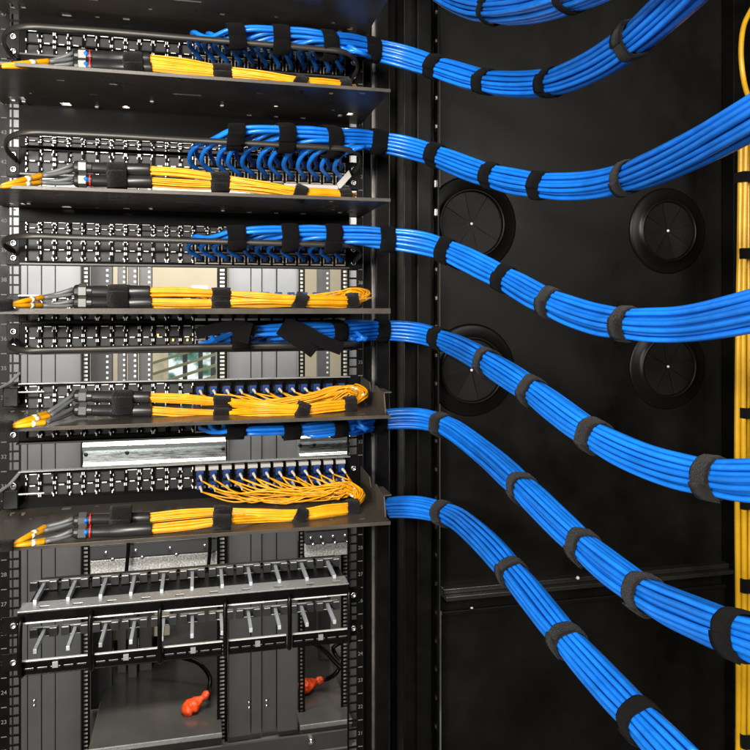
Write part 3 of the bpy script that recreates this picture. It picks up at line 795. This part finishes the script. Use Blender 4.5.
# ------------------------------------------------------------------ yellow fibre trunks on the shelves
FR = .00115
conn = MB()
conn.box((-.0046, -.013, -.0055), (.0046, 0, .0055), M_lcblue); conn.box((-.0022, -.021, -.003), (.0022, -.016, .003), M_lcblue)
conn.tube([Vector((0,-.021,0)), Vector((.001,-.028,-.001)), Vector((.002,-.036,-.003))], [.0022,.0018,.0013], M_sleeve, 8)
cme = bpy.data.meshes.new('connector'); cme.from_pydata([tuple(v) for v in conn.v], [], conn.f)
for m in conn.mats: cme.materials.append(m)
for p, k in zip(cme.polygons, conn.m): p.material_index = k
def lerp(a, b, t): return a + (b - a)*t
def trunk(label, zs, YT, tube_y, s1, s2, s3, turn, boots, wrap, zlc, gx0=75, velx=(110,131), fan=True, dots=(1,1)):
    t = thing('fibre_loom', P(140, (tube_y[0]+tube_y[1])/2, YT[0]), label, 'fibre cables', 'yellow fibre trunks on the shelves')
    x_end = (150, 152)
    for q in range(2):
        y, Y = tube_y[q], YT[q]
        sl = (s1[1][q] - y) / 72 * .35
        A, B_ = P(gx0 + 17, y - sl*58, Y), P(x_end[q], y, Y)
        rt = .0079
        b = MB(); b.tube([A, lerp(A, B_, .02), lerp(A,B_,.30), lerp(A,B_,.31), lerp(A,B_,.98), B_], [rt*.8, rt*.92, rt*.92, rt, rt, rt*.96], M_tube, 20)
        tb = b.build('breakout_tube', t, smooth=True)
        d = (B_ - A).normalized()
        G0 = A - d * .021
        b = MB(); b.tube([G0, G0 + d*.002, G0 + d*.006], [rt*.62, rt*.95, rt*1.05], M_tube, 16)
        b.tube([G0 + d*.006, G0 + d*.0065, G0 + d*.015, G0 + d*.0155], [rt*1.05, rt*1.17, rt*1.17, rt*1.05], M_gland, 6)
        b.tube([G0 + d*.0155, A], [rt*.85, rt*.85], M_tube, 16)
        b.build('gland_nut', tb)
        if dots[q]:
            b = MB(); b.tube([A - d*.0025, A - d*.001], [rt*.98]*2, M_rdot, 16); b.build('red_ring', tb, smooth=False)
            b = MB(); b.lathe(A - d*.006 + Vector((0, -rt*.95, .001)), [(.0001, -.0014), (.0022, -.001), (.0028, .001)], M_bdot, seg=12); b.build('blue_dot', tb, smooth=True)
        # two grey cords with yellow boots
        for j in range(2):
            bx, by = boots[q*2+j][:2]
            e = P(bx, by, boots[q*2+j][2] if len(boots[q*2+j]) > 2 else YT[q] - .004 - .006*j)
            g = G0 + Vector((0, -.002 + .004*j, .0025 - .005*j))
            b = MB(); b.tube(spline([g, lerp(g, e, .4) + Vector((0, 0, -.001)), e], .006), .0026, M_cord, 10); b.build('cord', t, smooth=True)
            w = P(wrap[0]-1, wrap[1] + (q-.5)*2, .895)
            b = MB(); b.tube([e, lerp(e, w, .05), lerp(e, w, .55), w], [.0024, .0033, .0030, .0016], M_yel, 10)
            mid, mi2 = lerp(e, w, .30), lerp(e, w, .42)
            b.tube([mid, mi2], [.0034, .0034], M_sleeve, 10)
            b.build('boot', t, smooth=True)
    if wrap[0] > 3:
        w0, w1 = P(-30, wrap[1] + 1.5, .893), P(wrap[0], wrap[1], .893)
        b = MB(); b.tube(spline([w0, w1], .004), .0062, M_fuzzy, 16); b.build('wrap', t, smooth=True)
    # big strap round both tubes
    cpx = (velx[0]+velx[1])/2
    c0 = [P(px, (tube_y[0]+tube_y[1])/2, (YT[0]+YT[1])/2) for px in (velx[0]-10, velx[0], cpx, velx[1], velx[1]+10)]
    half = (P(cpx, tube_y[0], YT[0]) - P(cpx, tube_y[1], YT[1])).length/2 + .0082
    strap_ring('strap', t, c0, 2, (c0[3]-c0[1]).length, .0095, M_fuzzy, (1.0, half/.0102), 0, .0016)
    # fibres
    ends = []
    for q in range(2):
        for k in range(24):
            rad = random.random()**.5; an = k * 2.39996
            du, dv = rad*math.cos(an), rad*math.sin(an)
            def off(sc): return Vector((0, du*.0055*sc, dv*.0056*sc))
            idx = q*12 + k//2
            p = [P(x_end[q]-2, tube_y[q], YT[q]) + off(1.0),
                 P(x_end[q]+34, lerp(tube_y[q], s1[1][q], .5) + (-1 if q == 0 else .6), YT[q]) + off(1.0) + Vector((0, 0, .0006*math.sin(k*2.1))),
                 P(s1[0], s1[1][q], YT[q]) + off(.85),
                 P((s1[0]+s2[0])/2, lerp(s1[1][q], s2[1], .5), .935) + off(1.1) + Vector((0, 0, .001*math.sin(k*1.7))),
                 P(s2[0], s2[1] + (q-.5)*4, .935) + off(.8),
                 P((s2[0]+s3[0])/2, lerp(s2[1], s3[1], .5) + (q-.5)*3, .942) + off(1.1),
                 P(s3[0], s3[1] + (q-.5)*3, .955) + off(.85)]
            jt = random.uniform(-7, 4)
            lift = random.uniform(0, .012)
            p.append(P(turn[0] + jt, turn[1], .975 + random.uniform(-.006, .012)) + Vector((0, 0, lift*.6)))
            if fan:
                row, col = divmod(idx, 12)
                xj = CX0 + (12 + col + .5)*PITCH; zj = zlc + (UH*.13 if row == 0 else -UH*.25)
                Cn = Vector((xj, YJ - .004, zj)); tip = Cn + Vector((.002, -.036, -.003))
                tp = p[-1]
                p.append(Vector((tp.x - .012 + jt*.0004, 1.005 + random.uniform(-.008, .010), max(zs + .003, tp.z + .002 + lift*.4))))
                for f, sag in ((.30, .35), (.62, .6), (.85, .5)):
                    a = p[8]
                    m_ = lerp(a, tip + Vector((.012, -.008, -.004)), f)
                    m_.z = max(zs + .003 + .004*random.random(), m_.z - sag*.013*random.uniform(.3, 1.6))
                    m_.y += random.uniform(-.010, .010) - .014*math.sin(f*math.pi)
                    m_.x += random.uniform(-.014, .014)
                    p.append(m_)
                p.append(tip)
                tip = tip + Vector((.0012 if k % 2 else -.0012, 0, .0004))
                if k % 2 == 0: inst(cme, 'connector', t, Cn)
            else:
                p.append(P(turn[0]-8+jt, turn[1]+1, 1.02) + Vector((0, 0, lift*.4)))
                p.append(P(turn[0]-30+jt, turn[1]+4, 1.05))
            b = MB(); b.tube(spline(p, .007), FR, M_yel, 6); b.build('fibre', t, smooth=True)
            # clear sleeve where the fibre leaves the tie
            if fan and k % 2:
                sp_ = spline(p[6:9], .003)
                j = random.randint(1, max(2, len(sp_)-5))
                q_ = MB(); q_.tube(sp_[j:j+3], FR*1.5, M_sleeve, 6); q_.build('sleeve', t, smooth=True)
    for (px, ys) in ((s1[0], s1[1][0]), (s1[0], s1[1][1])):
        q = 0 if ys == s1[1][0] else 1
        pth = [P(px + d, ys, YT[q]) for d in (-10, -4, 0, 4, 10)]
        strap_ring('strap', t, pth, 2, 18.5/F*.9, .0073, M_fuzzy, (1, 1), 0, .0011)
    for (px, py, Y, tl) in ((s2[0], s2[1], .935, .45), (s3[0], s3[1], .955, .1)):
        a = [P(px - 10, py + (-4 if tl > .3 else 0), Y), P(px, py, Y), P(px + 10, py + (4 if tl > .3 else -1.5), Y)]
        strap_ring('strap', t, a, 1, 13/F*.9, .0094, M_fuzzy, (1, 1), 0, .0013)
    return t
M_gland = mat('gland_nut_grey', (.10, .10, .095), .35, .3)
trunk('yellow fibre cables with two blue-dotted black tubes lying on the lowest shelf', ZS[5], (.942, .918), (518, 529), (222, (512, 521)), (300, 515), (352, 507), (361, 498),
      ((46,526.5),(43,531),(46,540),(45,541.5)), (13.5, 545), zl5)
trunk('yellow fibre cables with grey cords on the second lowest shelf', ZS[4], (.965, .960), (397.5, 411), (222, (402, 414)), (302, 410), (350, 404), (364, 397),
      ((47,413,.94),(50,416,.93),(47,421.5,.912),(46,422.5,.908)), (12.5, 426), zl4, velx=(112,133), dots=(0,0))
trunk('yellow fibre cables resting on the eye-level shelf with the bright gap behind', ZS[3], (.945, .945), (292, 303), (221, (294, 303.5)), (300, 301), (352, 301), (368, 298),
      ((44,297),(43,297.5),(42,305),(42,305.5)), (12.5, 304.5), ZS[3] + .013, velx=(109,130), dots=(0,0))
trunk('yellow fibre cables half hidden by the front lip of third shelf from top', ZS[2], (.945, .945), (170, 182), (220, (178, 186)), (300, 193), (345, 196), (352, 198),
      ((42,175),(42,176),(42,182),(41,182.5)), (3, 186), zl3, velx=(107,127), dots=(0,1), fan=False)
trunk('yellow fibre cables behind the lip of the shelf under the topmost patch panel', ZS[1], (.945, .945), (59.5, 68.5), (222, (70, 75)), (300, 83), (345, 87), (352, 90),
      ((50,61),(49,61.5),(50,65),(49,66)), (3, 66), zl3, velx=(123,143), dots=(1,1), fan=False)

# ------------------------------------------------------------------ horizontal cable manager
YM = YR - .003
mg = thing('cable_manager', (0, YM, P(14, 640, YM).z), 'grey and black ladder-like cable manager below the lowest shelf', 'cable manager')
def zrow(y): return P(25, y, YM).z
zp, zl = zrow(608), zrow(658)
xa, xb = XR(20), XR(347)
b = MB()
mh = [(XR(px)-.006, XR(px)+.006, YM-.004, YM+.0025) for px in (45,78,112,146,180,214,246,278,310,336)]
holes_plate(xa, xb, YM-.012, YM+.020, zp-.0018, zp, mh, M_mgr, b)
b.build('top_plate', mg, bevel=.0004)
b = MB(); b.box((xa, YM-.0125, zp-.016), (xb, YM-.0105, zp-.0022), M_plast); b.box((xa, YM-.0131, zp-.0165), (xb, YM-.0127, zp-.0150), M_edge); b.build('plate_lip', mg, bevel=.0004)
b = MB()
zt_ = P(33, 583, YR+.10).z
b.box((XR(25), YR+.100, zt_), (XR(347.5), YR+.112, zt_+.003), M_black)
b.box((XR(25), YM+.0205, zp-.0065), (XR(347.5), YR+.0995, zp-.0045), M_black)
b.build('rear_cover', mg, bevel=.0006)
def tcap(zc, x):
    q = MB(); w = .0185; Yt = YR + .078
    q.box((x-w, Yt-.006, zc-.0085), (x+w, Yt+.004, zc+.0036), M_capd)
    for s in (-1, 1):
        q.box((x+s*w, Yt-.011, zc-.0075), (x+s*(w-.011), Yt-.0062, zc+.0056), M_capd)
        q.box((x+s*(w-.001), Yt-.0116, zc+.0042), (x+s*(w-.010), Yt-.0111, zc+.0056), M_edge)
    q.box((x-w+.002, Yt-.005, zc+.0038), (x+w-.002, Yt-.002, zc+.0046), M_edge)
    q.box((x-w+.001, Yt-.0066, zc-.0081), (x+w-.001, Yt-.0061, zc-.0070), M_edge)
    q.build('finger_cap', mg, bevel=.0012)
def finger(zc, zf, x):
    q = MB(); a = Vector((x, YM+.012, zf)); e = Vector((x, YR+.078, zc)); d = (e-a)
    up = Vector((0,0,1)); s = Vector((1,0,0))
    q.obox((a+e)/2, s*.0024, d/2, d.cross(s).normalized()*.0032, M_rod); q.build('finger', mg, bevel=.0006)
for k, px in enumerate((45,76,106.5,135,164,192.5,221,248,275,301,327)):
    base = XR(px)
    x = P(px, 585, YR+.078).x
    tcap(zp + .004, x); finger(zp + .003, zp + .002, x)
    tcap(zl + .004, x); finger(zl + .003, zl + .002, x)
segs = [21, 92, 160, 224, 287, 348]
for k in range(5):
    x0, x1 = XR(segs[k]+4), XR(segs[k+1]-2)
    q = MB()
    q.box((x0, YM-.014, zl+.0005), (x1, YM-.010, zl+.0018), M_edge)
    q.box((x0, YM-.014, zl-.017), (x1, YM-.012, zl), M_plast)
    n = 5
    for j in range(n):
        xx = x0 + (x1-x0)*(j+.5)/n
        q.box((xx-.006, YM-.0146, zl-.0105), (xx+.006, YM-.0142, zl-.0085), M_hole)
        q.box((xx-.006, YM-.0146, zl-.0085), (xx+.006, YM-.0141, zl-.0079), M_mgr)
    q.box((x0, YM-.0155, zl-.0175), (x1, YM+.0, zl-.0165), M_plast)
    xm = (x0+x1)/2
    q.box((xm-.0035, YM-.0165, zl-.010), (xm+.0035, YM-.0142, zl-.002), M_mgr)
    q.build('front_bar', mg, bevel=.0004)
    q = MB()
    q.box((x0 + .004, YM-.0145, zp-.0165), (x0 + (x1-x0)*.62, YM-.0128, zp-.0145), M_edge); q.build('hinge_plate', mg, bevel=.0004)
for k, px in enumerate(segs):
    x = XR(px) + (.004 if k == 0 else (-.003 if k == 5 else .001))
    q = MB()
    q.tube(spline([Vector((x, YM-.006, zp-.006)), Vector((x, YM-.018, zp-.010)), Vector((x, YM-.021, zp-.018)), Vector((x, YM-.021, zl-.008)), Vector((x, YM-.018, zl-.016)), Vector((x, YM-.006, zl-.018))], .004, 4), .0032, M_plast, 10)
    q.build('ring', mg, smooth=True)
for zz in (zp-.022, zl-.004):
    q = MB(); q.box((XR(2), YM-.0005, zz-.012), (xa, YM+.0015, zz+.012), M_black); q.build('mounting_ear', mg, bevel=.0005)
    q = MB(); q.box((xb, YM-.0005, zz-.012), (XR(360), YM+.0015, zz+.012), M_black); q.build('mounting_ear', mg, bevel=.0005)
    screw(mg, Vector((RX0, YM-.0005, zz))); screw(mg, Vector((RX1, YM-.0005, zz)))

# ------------------------------------------------------------------ vertical yellow cables at the right edge
vy = thing('cable_bundle', P(742, 740, 1.04), 'upright yellow cable bundle with black ties at the right edge', 'cable bundle')
for k, (dx, dy) in enumerate(((0, 0), (5.5, -.006), (3, .007), (10, .003), (13, -.004), (18, .004))):
    pts = []
    for y in (120, 170, 250, 320, 410, 500, 580, 660, 735, 800):
        pts.append(P(738.5 + dx + 1.2*math.sin(y*.011 + k) - (y - 400)*.004, y, 1.045 + dy))
    b = MB(); b.tube(spline(pts, .012), .0046, M_yelv, 12); b.build('cable', vy, smooth=True)
for y, h in ((178, 12), (254, 12), (412, 12), (503, 10), (583, 16), (737, 16)):
    a = [P(748, y + d, 1.045) for d in (-10, 0, 10)]
    i = 1
    b = MB()
    vs = []; seg = 28
    for zz in (-1, 1):
        for k in range(seg):
            an = 2*math.pi*k/seg
            for rr in (1.0, .9):
                cx_, sx_ = math.cos(an), math.sin(an); vs.append(a[1] + Vector((.0195*rr*math.copysign(abs(cx_)**.45, cx_), .0145*rr*math.copysign(abs(sx_)**.45, sx_), zz*h/2/F*1.05)))
    fs = []
    for k in range(seg):
        k2 = (k+1) % seg
        A = lambda z, kk, r_: z*seg*2 + kk*2 + r_
        fs += [(A(0,k,0),A(0,k2,0),A(1,k2,0),A(1,k,0)), (A(1,k,0),A(1,k2,0),A(1,k2,1),A(1,k,1)), (A(0,k,1),A(0,k2,1),A(0,k2,0),A(0,k,0)), (A(0,k,1),A(1,k,1),A(1,k2,1),A(0,k2,1))]
    b.quads(vs, fs, M_velcro); b.build('tie', vy, smooth=False)
b = MB(); pts = spline([P(752,8,1.03), P(744,25,1.03), P(741,50,1.03), P(742.5,72,1.03), P(746,90,1.035), P(752,105,1.04)], .006)
b.tube(pts, .0042, M_yelv, 10)
tag(b.build('yellow_cable', smooth=True, loc=P(744, 60, 1.03)), 'single yellow cable looping at the upper right edge above the upright bundle', 'cable')

# ------------------------------------------------------------------ the row of cabinets across the aisle, seen through the rack
YB = 2.6
def XB(px, Y=YB): return P(px, HOR, Y).x
def far_rail(parent, pxa, pxb, Y=YB-.02):
    b = MB(); x0, x1 = XB(pxa, Y), XB(pxb, Y); w = x1-x0; t = .003
    b.box((x0, Y, .02), (x0+w*.28, Y+t, 2.6), M_black); b.box((x1-w*.28, Y, .02), (x1, Y+t, 2.6), M_black)
    pit = .0135; z = .03
    while z < 2.58:
        b.box((x0+w*.28, Y, z), (x1-w*.28, Y+t, z+pit*.42), M_black); z += pit
    b.box((x0+w*.28, Y+.03, .02), (x1-w*.28, Y+.032, 2.6), M_holeback)
    b.build('mounting_rail', parent)
M_holeback = mat('pale_rail_back', (.55, .55, .53), .6)
def column(px0, px1, seams, label, rails, m):
    t = thing('cabinet_column', (XB((px0+px1)/2), YB, 0), label, 'cabinet', 'grey cabinet columns across the aisle')
    xs = [px0] + seams + [px1]
    for a, c in zip(xs[:-1], xs[1:]):
        b = MB(); b.box((XB(a)+.0012, YB + random.uniform(-.012, .012), .02), (XB(c)-.0012, YB+.05, 2.6), m); b.build('upright_panel', t, bevel=.002)
    for (a, c) in rails: far_rail(t, a, c)
    for (px, py) in ((px0+(px1-px0)*.3, 703), (px0+(px1-px0)*.3, 708), (px0+(px1-px0)*.55, 701), (px0+(px1-px0)*.55, 706)):
        p = P(px, py, YB - .013); b = MB(); b.lathe(p, [(.0001,-.003),(.004,-.002),(.005,.004)], M_silver, seg=10); b.build('screw', t, smooth=True)
    return t
column(-24, 81, [-6, 12, 27, 41, 55], 'left grey cabinet column seen through the rack beside its left rail', [(81.5, 90)], M_grey)
column(228, 298, [251, 262, 277], 'middle grey cabinet column seen through the rack between two bays', [(217, 227.5), (298.5, 305)], M_grey)
column(350, 430, [372, 395], 'right grey cabinet column behind the rack post, mostly hidden', [(341, 349.5)], M_grey)
# slimmer uprights inside the bays
def upright(pxa, pxb, Y, m, label, holes=False):
    t = thing('bay_upright', (XB(pxa, Y), Y, 0), label, 'upright', 'uprights inside the far bays')
    b = MB(); b.box((XB(pxa, Y), Y, .02), (XB(pxb, Y), Y+.04, 2.6), m); b.build('upright_face', t, bevel=.002)
    b = MB(); w = XB(pxb,Y)-XB(pxa,Y); x = XB(pxb,Y)-w*.22
    z = .5
    while z < 2.4:
        b.box((x-.004, Y-.001, z), (x+.004, Y+.002, z+.008), M_white); z += .02
    b.build('upright_marks', t)
upright(90.5, 112, 2.9, M_greyd, 'dark upright just right of the left far rail')
upright(117.5, 126, 3.0, M_grey, 'slim light grey upright left of the window')
upright(128, 137, 2.95, M_greyd, 'dark narrow upright, second from the cream wall beside the window')
upright(139, 152, 3.0, M_greyd, 'dark upright with pale marks bordering the cream wall')
upright(318, 330, 2.95, M_grey, 'slim grey upright in the right far bay')
b = MB(); a, e = P(112.5, 641, 3.05), P(170, 600, 3.05); b.box((a.x, 3.05, a.z), (e.x, 3.3, e.z), M_cream)
tag(b.build('storage_box', bevel=.004, loc=(a.x, 3.05, a.z)), 'cream box far behind the lower half of the cable manager', 'box')
# bay equipment
def galv(pxa, pxb, label):
    t = thing('galvanised_bar', (XB((pxa+pxb)/2, 2.54), 2.54, P(150, 456, 2.54).z), label, 'metal bar', 'galvanised bars in the far bays')
    Y = 2.545
    x0, x1 = XB(pxa, Y), XB(pxb, Y)
    z0, z1 = P(150, 467, Y).z, P(150, 439, Y).z
    prof = [(Y, z0), (Y-.012, z0+.006), (Y-.012, z0+.016), (Y-.002, z0+.022), (Y-.002, z1-.040), (Y-.016, z1-.028), (Y-.020, z1-.014), (Y-.012, z1-.002), (Y+.05, z1), (Y+.05, z0)]
    n = len(prof); b = MB()
    vs = [(x0, y, z) for y, z in prof] + [(x1, y, z) for y, z in prof]
    b.quads(vs, [tuple(range(n)), tuple(range(2*n-1, n-1, -1))] + [(i, n+i, n+(i+1) % n, (i+1) % n) for i in range(n)], M_galv)
    b.build('bar_body', t, bevel=.001)
    for f in (.02, .3, .98):
        b = MB(); b.lathe(Vector((lerp(x0, x1, f), Y-.003, (z0+z1)/2+.004)), [(.0001,-.002),(.006,-.001),(.007,.001)], M_hole, seg=12); b.build('bolt_hole', t)
galv(83, 226, 'long galvanised steel bar behind the rack, below the second lowest shelf')
galv(299, 349, 'short galvanised steel bar behind the rack beside its right rail')
def perf(pxa, pxb, label):
    Y = 2.56
    t = thing('perforated_tray', (XB((pxa+pxb)/2, Y), Y, P(180, 560, Y).z), label, 'tray', 'speckled trays in the far bays')
    x0, x1 = XB(pxa, Y), XB(pxb, Y)
    b = MB(); b.box((x0, Y, P(200, 566, Y).z), (x1, Y+.3, P(200, 553, Y).z), M_perf); b.build('speckled_face', t, bevel=.002)
    b = MB(); b.box((x0, Y-.01, P(200, 551.5, Y).z), (x1, Y+.25, P(200, 538, Y).z), M_greyd); b.build('dark_bar', t, bevel=.003)
    b = MB(); b.box((x0, Y-.012, P(200, 537.5, Y).z), (x1, Y+.25, P(200, 536, Y).z), M_galv); b.build('bright_edge', t)
    for f in (.12, .35, .62, .9):
        for yy in (545, 552):
            p = Vector((lerp(x0, x1, f + (.05 if yy > 550 else 0)), Y-.011, P(200, yy, Y).z)); b = MB(); b.lathe(p, [(.0001,-.005),(.005,-.003),(.006,.002)], M_silver, seg=10); b.build('rivet_or_light_tab', t, smooth=True)
perf(90.5, 217, 'wide speckled steel tray in the middle far bay above the cable manager')
perf(305, 349, 'short speckled steel tray in the right far bay above the cable manager')
for i, px in enumerate((127.5, 209)):
    b = MB(); b.tube(spline([P(px, 520, 2.5), P(px+1, 545, 2.5), P(px-1.5, 575, 2.5)], .02), .006, M_plast, 8)
    tag(b.build('power_cable', smooth=True, loc=P(px, 545, 2.5)), ['thin black cord hanging in front of the speckled tray, left one', 'thin black cord hanging at the right end of the wide speckled tray'][i], 'cord')
# glossy decks with red plugs
def deck(pxa, pxb, yfront, label):
    Y = 2.5; zf = P((pxa+pxb)/2, yfront, Y).z
    t = thing('equipment_deck', (XB((pxa+pxb)/2, Y), Y, zf), label, 'equipment top', 'glossy decks in the far bays')
    x0, x1 = XB(pxa, Y), XB(pxb, Y)
    b = MB(); b.box((x0, Y, zf-.012), (x1, Y+.75, zf), M_deck); b.build('deck_top', t, bevel=.002)
    b = MB(); b.box((x0, Y-.006, zf-.014), (x1, Y-.0005, zf+.001), M_mgr); b.build('front_edge', t, bevel=.001)
    b = MB(); b.box((x0, Y+.01, .02), (x1, Y+.02, zf-.0125), M_deck); b.build('front_face', t)
    b = MB(); b.box((x0-.05, Y+.72, zf), (x1+.05, Y+.74, zf+.62), M_deck); b.build('back_sheet', t)
    return zf
zd1 = deck(88, 222, 741, 'glossy black equipment top in the middle far bay under a red plug')
zd2 = deck(300, 352, 722, 'glossy black equipment top in the right far bay under a red plug')
def plug(px, py, zf, ang, label, cordpts, ln=.105):
    c = PZ(px, py, zf + .028)
    t = thing('red_plug', (c.x, c.y, zf), label, 'plug', 'red wrapped power plugs')
    d = Vector((math.cos(ang), .25, math.sin(ang)*.6)).normalized()
    b = MB(); pts = []
    rr = [.010, .019, .0235, .026, .0255, .027, .0262, .024, .0225, .019, .0165, .0125, .0105, .0135, .0140, .0135, .009]
    n = len(rr) - 1
    for i in range(n+1): pts.append(c + d*(i/n-.5)*ln)
    fine = [lerp(pts[int(q)], pts[min(int(q)+1, n)], q-int(q)) for q in [k*.5 for k in range(2*n+1)]]
    fr_ = [lerp(rr[int(q)], rr[min(int(q)+1, n)], q-int(q)) for q in [k*.5 for k in range(2*n+1)]]
    b.tube(fine, fr_, M_red, 22, ell=(.85, 1.1))
    for k, v in enumerate(b.v):                      # crinkled wrapping
        ax = fine[min(k // 22, len(fine)-1)]
        b.v[k] = ax + (v - ax) * (1 + .26*noise.noise(v*75) + .10*noise.noise(v*190))
    b.build('wrapped_body', t, smooth=True)
    cp = [pts[-1] - d*.005] + [P(*a) for a in cordpts]
    b = MB(); b.tube(spline(cp, .015), .0085, M_plast, 10); b.build('cord', t, smooth=True)
plug(196, 703, zd1, R(42), 'red wrapped plug on the middle deck, cord arching up to the left', ((209,690,2.75),(210,678,2.8),(200,664,2.85),(180,657,2.9),(150,651,2.95)))
plug(310, 684, zd2, R(14), 'red wrapped plug beside the middle column, cord looping under the right rail', ((326,679,2.72),(337,672,2.7),(341,662,2.72),(336,655,2.78),(333,648,2.8),(340,643,2.8),(355,640,2.75)))
b = MB(); b.tube(spline([P(312, 642, 2.66), P(325, 651, 2.66), P(337, 664, 2.64), P(348, 672, 2.62), P(362, 673, 2.6)], .015), .0085, M_plast, 10)
tag(b.build('power_cable', smooth=True, loc=P(330, 660, 2.62)), 'thick black power cord crossing the loop behind the right rail', 'cord')
# lower fascia under the columns
b = MB(); b.box((XB(60, 2.46), 2.46, .02), (XB(352, 2.46), 2.47, P(220, 747, 2.46).z), M_deck); tag(b.build('base_fascia', loc=(XB(200, 2.46), 2.46, .02)), 'dark base fascia along the foot of the far cabinets', 'fascia')
p = P(311, 741, 2.44); b = MB(); b.lathe(p, [(.0001,-.012),(.008,-.009),(.011,0),(.011,.022)], M_silver, seg=16); tag(b.build('steel_stud', smooth=True, loc=p), 'small round steel knob low on the far base fascia', 'knob')
# far room
b = MB(); b.box((-3.5, 4.6, 0), (3.0, 4.65, 3.0), M_cream); tag(b.build('wall', loc=(0, 4.6, 0)), None, None, None, 'structure')
b = MB(); b.box((-4, -2.5, -.02), (4, 4.6, 0), M_floor); tag(b.build('floor', loc=(0, 1, 0)), None, None, None, 'structure')
win = thing('window', P(205, 368, 4.5), 'bright daylit window with pale louvres seen through the rack gap', 'window')
b = MB(); p0, p1 = P(168, 400, 4.55), P(216, 330, 4.55); b.box((p0.x, 4.55, p0.z), (p1.x, 4.56, p1.z), M_window); b.build('pane', win)
b = MB()
for px in (166, 185, 200.5, 213):
    x = XB(px, 4.5); b.box((x-.013, 4.5, p0.z), (x+.013, 4.54, p1.z), M_cream if px < 170 else M_greyd)
b.build('frame', win)
b = MB()
for k in range(7):
    a, e = P(153, 374+k*11-22, 4.3), P(216, 354+k*11-22, 4.1)
    d = (e-a)/2; b.obox((a+e)/2, d, Vector((0,.02,0)), Vector((0,0,.007)), M_slat)
b.build('louvre', win)
pl = thing('ceiling_light', P(180, 289, 3.6), 'white light panel glowing in the far room behind yellow cables', 'lamp')
b = MB(); a, e = P(192, 293, 3.6), P(207, 286.5, 3.6); b.box((a.x, 3.6, a.z), (e.x, 3.62, e.z), M_lampw); b.build('diffuser', pl)
b = MB(); a, e = P(190, 294, 3.61), P(209, 285.5, 3.61); b.box((a.x, 3.605, a.z), (e.x, 3.63, e.z), M_holeback); b.build('frame', pl)

# ------------------------------------------------------------------ lights
def area(name, loc, tgt, sx, sy, power, col=(1, .95, .88)):
    l = bpy.data.lights.new(name, 'AREA'); l.shape = 'RECTANGLE'; l.size = sx; l.size_y = sy; l.energy = power; l.color = col
    o = bpy.data.objects.new(name, l); C.objects.link(o); o.location = loc
    o.rotation_euler = (Vector(tgt) - Vector(loc)).to_track_quat('-Z', 'Y').to_euler()
    return o
area('key_lamp', (-.35, -.7, 2.2), (.1, 1.05, 1.4), .7, .6, 38)
area('right_lamp', (1.0, -.75, 1.95), (.25, .9, 1.35), .5, .5, 11)
area('front_fill', (-.7, -.65, 1.735), (.1, 1.0, 1.69), .35, .12, 36)  # added fill, aimed between shelves and bars to brighten the cable loops
area('low_lamp', (-1.0, -.25, 1.15), (.0, 1.0, 1.62), .4, .4, 11)
area('aisle_lamp', (-.1, 2.15, 2.0), (-.1, 2.6, 1.5), 1.6, .15, 54)
area('far_room_lamp', (-.4, 3.7, 2.6), (-.4, 4.6, 1.3), 1.6, .6, 36)
w = bpy.data.worlds.new('World'); scn.world = w; w.use_nodes = True
w.node_tree.nodes['Background'].inputs['Color'].default_value = (.9, .95, 1, 1)
w.node_tree.nodes['Background'].inputs['Strength'].default_value = .015

# ------------------------------------------------------------------ camera
cd = bpy.data.cameras.new('camera'); cam = bpy.data.objects.new('camera', cd); C.objects.link(cam)
cam.location = (0, 0, CAMZ); cam.rotation_euler = (R(90), 0, -TH)
cd.sensor_width = 36; cd.lens = 36 * F / 750; cd.shift_y = -(375 - HOR) / 750
cd.clip_start = .02; cd.clip_end = 50
scn.camera = cam
scn.view_settings.view_transform = 'Standard'; scn.view_settings.look = 'None'
scn.view_settings.exposure = 0; scn.view_settings.gamma = 1
